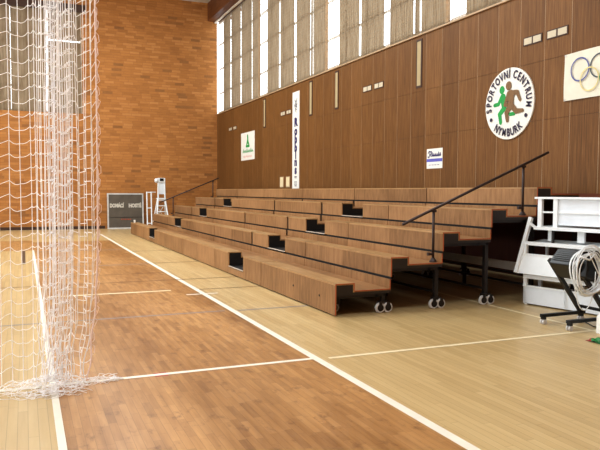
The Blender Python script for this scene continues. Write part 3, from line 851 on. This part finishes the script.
# ------------------------------------------------------------------ hanging net
random.seed(21)
net = thing('divider_net', (.2, 6.0, 0), 'tall white dividing net hanging from the ceiling, bunched up at its edge', 'net')
YNET = 6.0
flat = [.055-.084*k for k in range(22)][::-1]
gpx = [35, 37, 41, 40, 44, 48, 46, 51, 49, 54, 57, 53, 58, 61, 56, 62, 66, 60, 67, 70, 65, 71, 74, 77, 84, 83, 89, 91, 94]
gpx = gpx[:10]+[43, 52, 47, 55]+gpx[10:22]+[63, 69]+gpx[22:]
cols = [(x, YNET+.012*math.sin(i*1.7)) for i, x in enumerate(flat)]
for i, p in enumerate(gpx):
    cols.append((.06+(p-31)/66*.55, YNET+(.055 if i % 2 else -.055)+random.uniform(-.03, .03)))
nc = len(cols); GAP = .1125; NZ = 92
ph = [(random.uniform(-.012, .012), random.uniform(0, 6), random.uniform(.003, .009)) for _ in cols]
koff = [(.014 if i % 2 else -.014)+random.uniform(-.012, .012) if i < 22 else random.uniform(-.04, .04) for i in range(nc)]
def cpos(i, z):
    x, y = cols[i]; a, b, c = ph[i]
    s = min(1, max(0, (1.3-z)/1.2))
    pull = -.03*(z < 0)
    xx = x+(x-.05 > 0)*(-.09*s*s*(x-.05)/.5) + c*math.sin(z*2.1+b)*(1 if i >= 22 else .5)
    amp = 1.0 if i >= 22 else .4
    if i >= 22 and z < 1.0: xx += .018*math.sin(z*14+b*3)*(1-z)*amp
    yy = y+(.02 if i >= 22 else .008)*math.sin(z*1.3+b*2)-.05*s*s
    return Vector((xx, yy, z))
vm, hm, ed = MB(), MB(), MB()
ztop = 10.40
zs = [.05]
while zs[-1] < 3.8: zs.append(zs[-1]+GAP/2)
while zs[-1] < ztop: zs.append(zs[-1]+GAP)
for i in range(nc-1):
    vm.tube([cpos(i, z) for z in zs if z <= ztop], .0032, 4)
ed.tube([cpos(nc-1, z) for z in zs if z <= ztop], .0065, 6)
# loose scalloped selvedge outside the edge cord
k = 0; z = .25
while z < 4.2:
    p = cpos(nc-1, z); q = cpos(nc-1, z+GAP)
    ed.tube([p, p+Vector((.022+.008*math.sin(k*1.9), -.01, .03)), q+Vector((.024+.008*math.cos(k*2.3), .0, -.03)), q], .0026, 4)
    if k % 2: ed.tube([p+Vector((.0, .01, 0)), p+Vector((.016, .02, .05)), q+Vector((.012, .02, .05)), q+Vector((.0, .0, .09))], .003, 4)
    z += GAP; k += 1
for r in range(NZ):
    z0 = .08+GAP*r
    if z0 > ztop-.05: break
    for i in range(nc-1):
        za, zb = z0+koff[i], z0+koff[i+1]
        a, b = cpos(i, za), cpos(i+1, zb); d = (b-a).length
        slack = math.sqrt(max(0, .118**2-d*d))/2
        if i < 21: sag, out = -.016-.006*math.sin(i*2.3+r*.2)+(.020 if i % 3 == 0 else 0), .004
        else: sag, out = -min(.03, slack)*random.uniform(.1, .9)+(.012 if i % 4 == 0 else 0), random.uniform(-.03, .03)
        if z0 < 4.2: ts = (0, .3, .5, .7, 1)
        else: ts = (0, .5, 1)
        hm.tube([a.lerp(b, t)+Vector((0, out*4*t*(1-t), sag*4*t*(1-t))) for t in ts], .0030, 4, caps=False)
vm.build('vertical_cords', M['rope'], net); hm.build('mesh_cords', M['rope'], net); ed.build('edge_cord', M['cord'], net)
# slack net heaped on the floor
hp = MB()
def squig(cx, cy, sx, sy, n, zmax, r):
    p = []
    a = random.uniform(0, 6.28); x = cx+random.gauss(0, sx); y = cy+random.gauss(0, sy); z = random.uniform(.006, zmax)
    for _ in range(n):
        p.append((x, y, max(.005, z))); a += random.uniform(-.7, .8)
        st = .03; x += math.cos(a)*st; y += math.sin(a)*st*.8; z += random.uniform(-.015, .015)
        if abs(x-cx) > 2.2*sx: a = pi-a
        if abs(y-cy) > 2.2*sy: a = -a
        z = min(max(z, .005), zmax)
    hp.tube(p, r, 4)
for _ in range(48): squig(.16, 5.85, .17, .085, 14, .09, .0024)
for _ in range(26): squig(.08, 5.74, .17, .05, 12, .03, .0024)
for _ in range(22): squig(.50, 5.96, .13, .035, 12, .05, .0024)
for _ in range(14): squig(-.35, 5.98, .25, .035, 13, .05, .0022)
for _ in range(10): squig(-.9, 6.0, .35, .035, 13, .04, .0022)
for i in range(8): hp.tube([(.6+.02*i, 5.93+.012*i, .01), (.72, 5.95+.01*i, .02+.003*i), (.80-.01*i, 6.0, .01), (.68, 6.03, .012), (.55, 6.02, .01)], .003, 4)
hp.build('floor_heap', M['rope'], net)['label'] = 'slack net heaped on the floor'
MB().tube([(-1.8, YNET, 10.41), (.75, YNET, 10.41)], .03, 8).build('hanging_track', M['silver'], net)

# ------------------------------------------------------------------ light
w = bpy.data.worlds.new('sky'); scene.world = w; w.use_nodes = True
nt = w.node_tree; bg = nt.nodes['Background']
bg.inputs[0].default_value = (.95, 1.0, 1.04, 1); bg.inputs[1].default_value = 2.5
def area(name, loc, rot, sx, sy, power, col=(.92, 1, 1.04)):
    l = bpy.data.lights.new(name, 'AREA'); l.shape = 'RECTANGLE'; l.size = sx; l.size_y = sy; l.energy = power; l.color = col
    o = bpy.data.objects.new(name, l); COL.objects.link(o); o.location = loc; o.rotation_euler = rot
    return o
for y in (3, 10, 17, 24): area('fill_light', (1.5, y, 10.35), (0, 0, 0), 5, 2, 380 if y < 15 else 620)  # unseen area lights added below the ceiling as indoor fill

# ------------------------------------------------------------------ camera
F = 652.63; yaw, pit, rol = .3996, -.0513, .0047
cam = bpy.data.cameras.new('camera'); co = bpy.data.objects.new('camera', cam); COL.objects.link(co)
cam.sensor_width = 36; cam.lens = F/600*36; cam.clip_start = .05; cam.clip_end = 200
fwd = Vector((math.sin(yaw)*math.cos(pit), math.cos(yaw)*math.cos(pit), math.sin(pit)))
right = Vector((math.cos(yaw), -math.sin(yaw), 0)); up = right.cross(fwd)
r2 = right*math.cos(rol)+up*math.sin(-rol)*-1*-1; 
r2 = right*math.cos(rol)-up*math.sin(rol)*(-1); u2 = up*math.cos(rol)-right*math.sin(rol)
mw = Matrix(((r2.x, u2.x, -fwd.x, 0), (r2.y, u2.y, -fwd.y, 0), (r2.z, u2.z, -fwd.z, H), (0, 0, 0, 1)))
co.matrix_world = mw
scene.camera = co
scene.view_settings.view_transform = 'Standard'
scene.view_settings.look = 'None'
scene.view_settings.gamma = .86
scene.view_settings.exposure = .16
scene.cycles.use_denoising = True
scene.cycles.max_bounces = 8
scene.cycles.transparent_max_bounces = 12
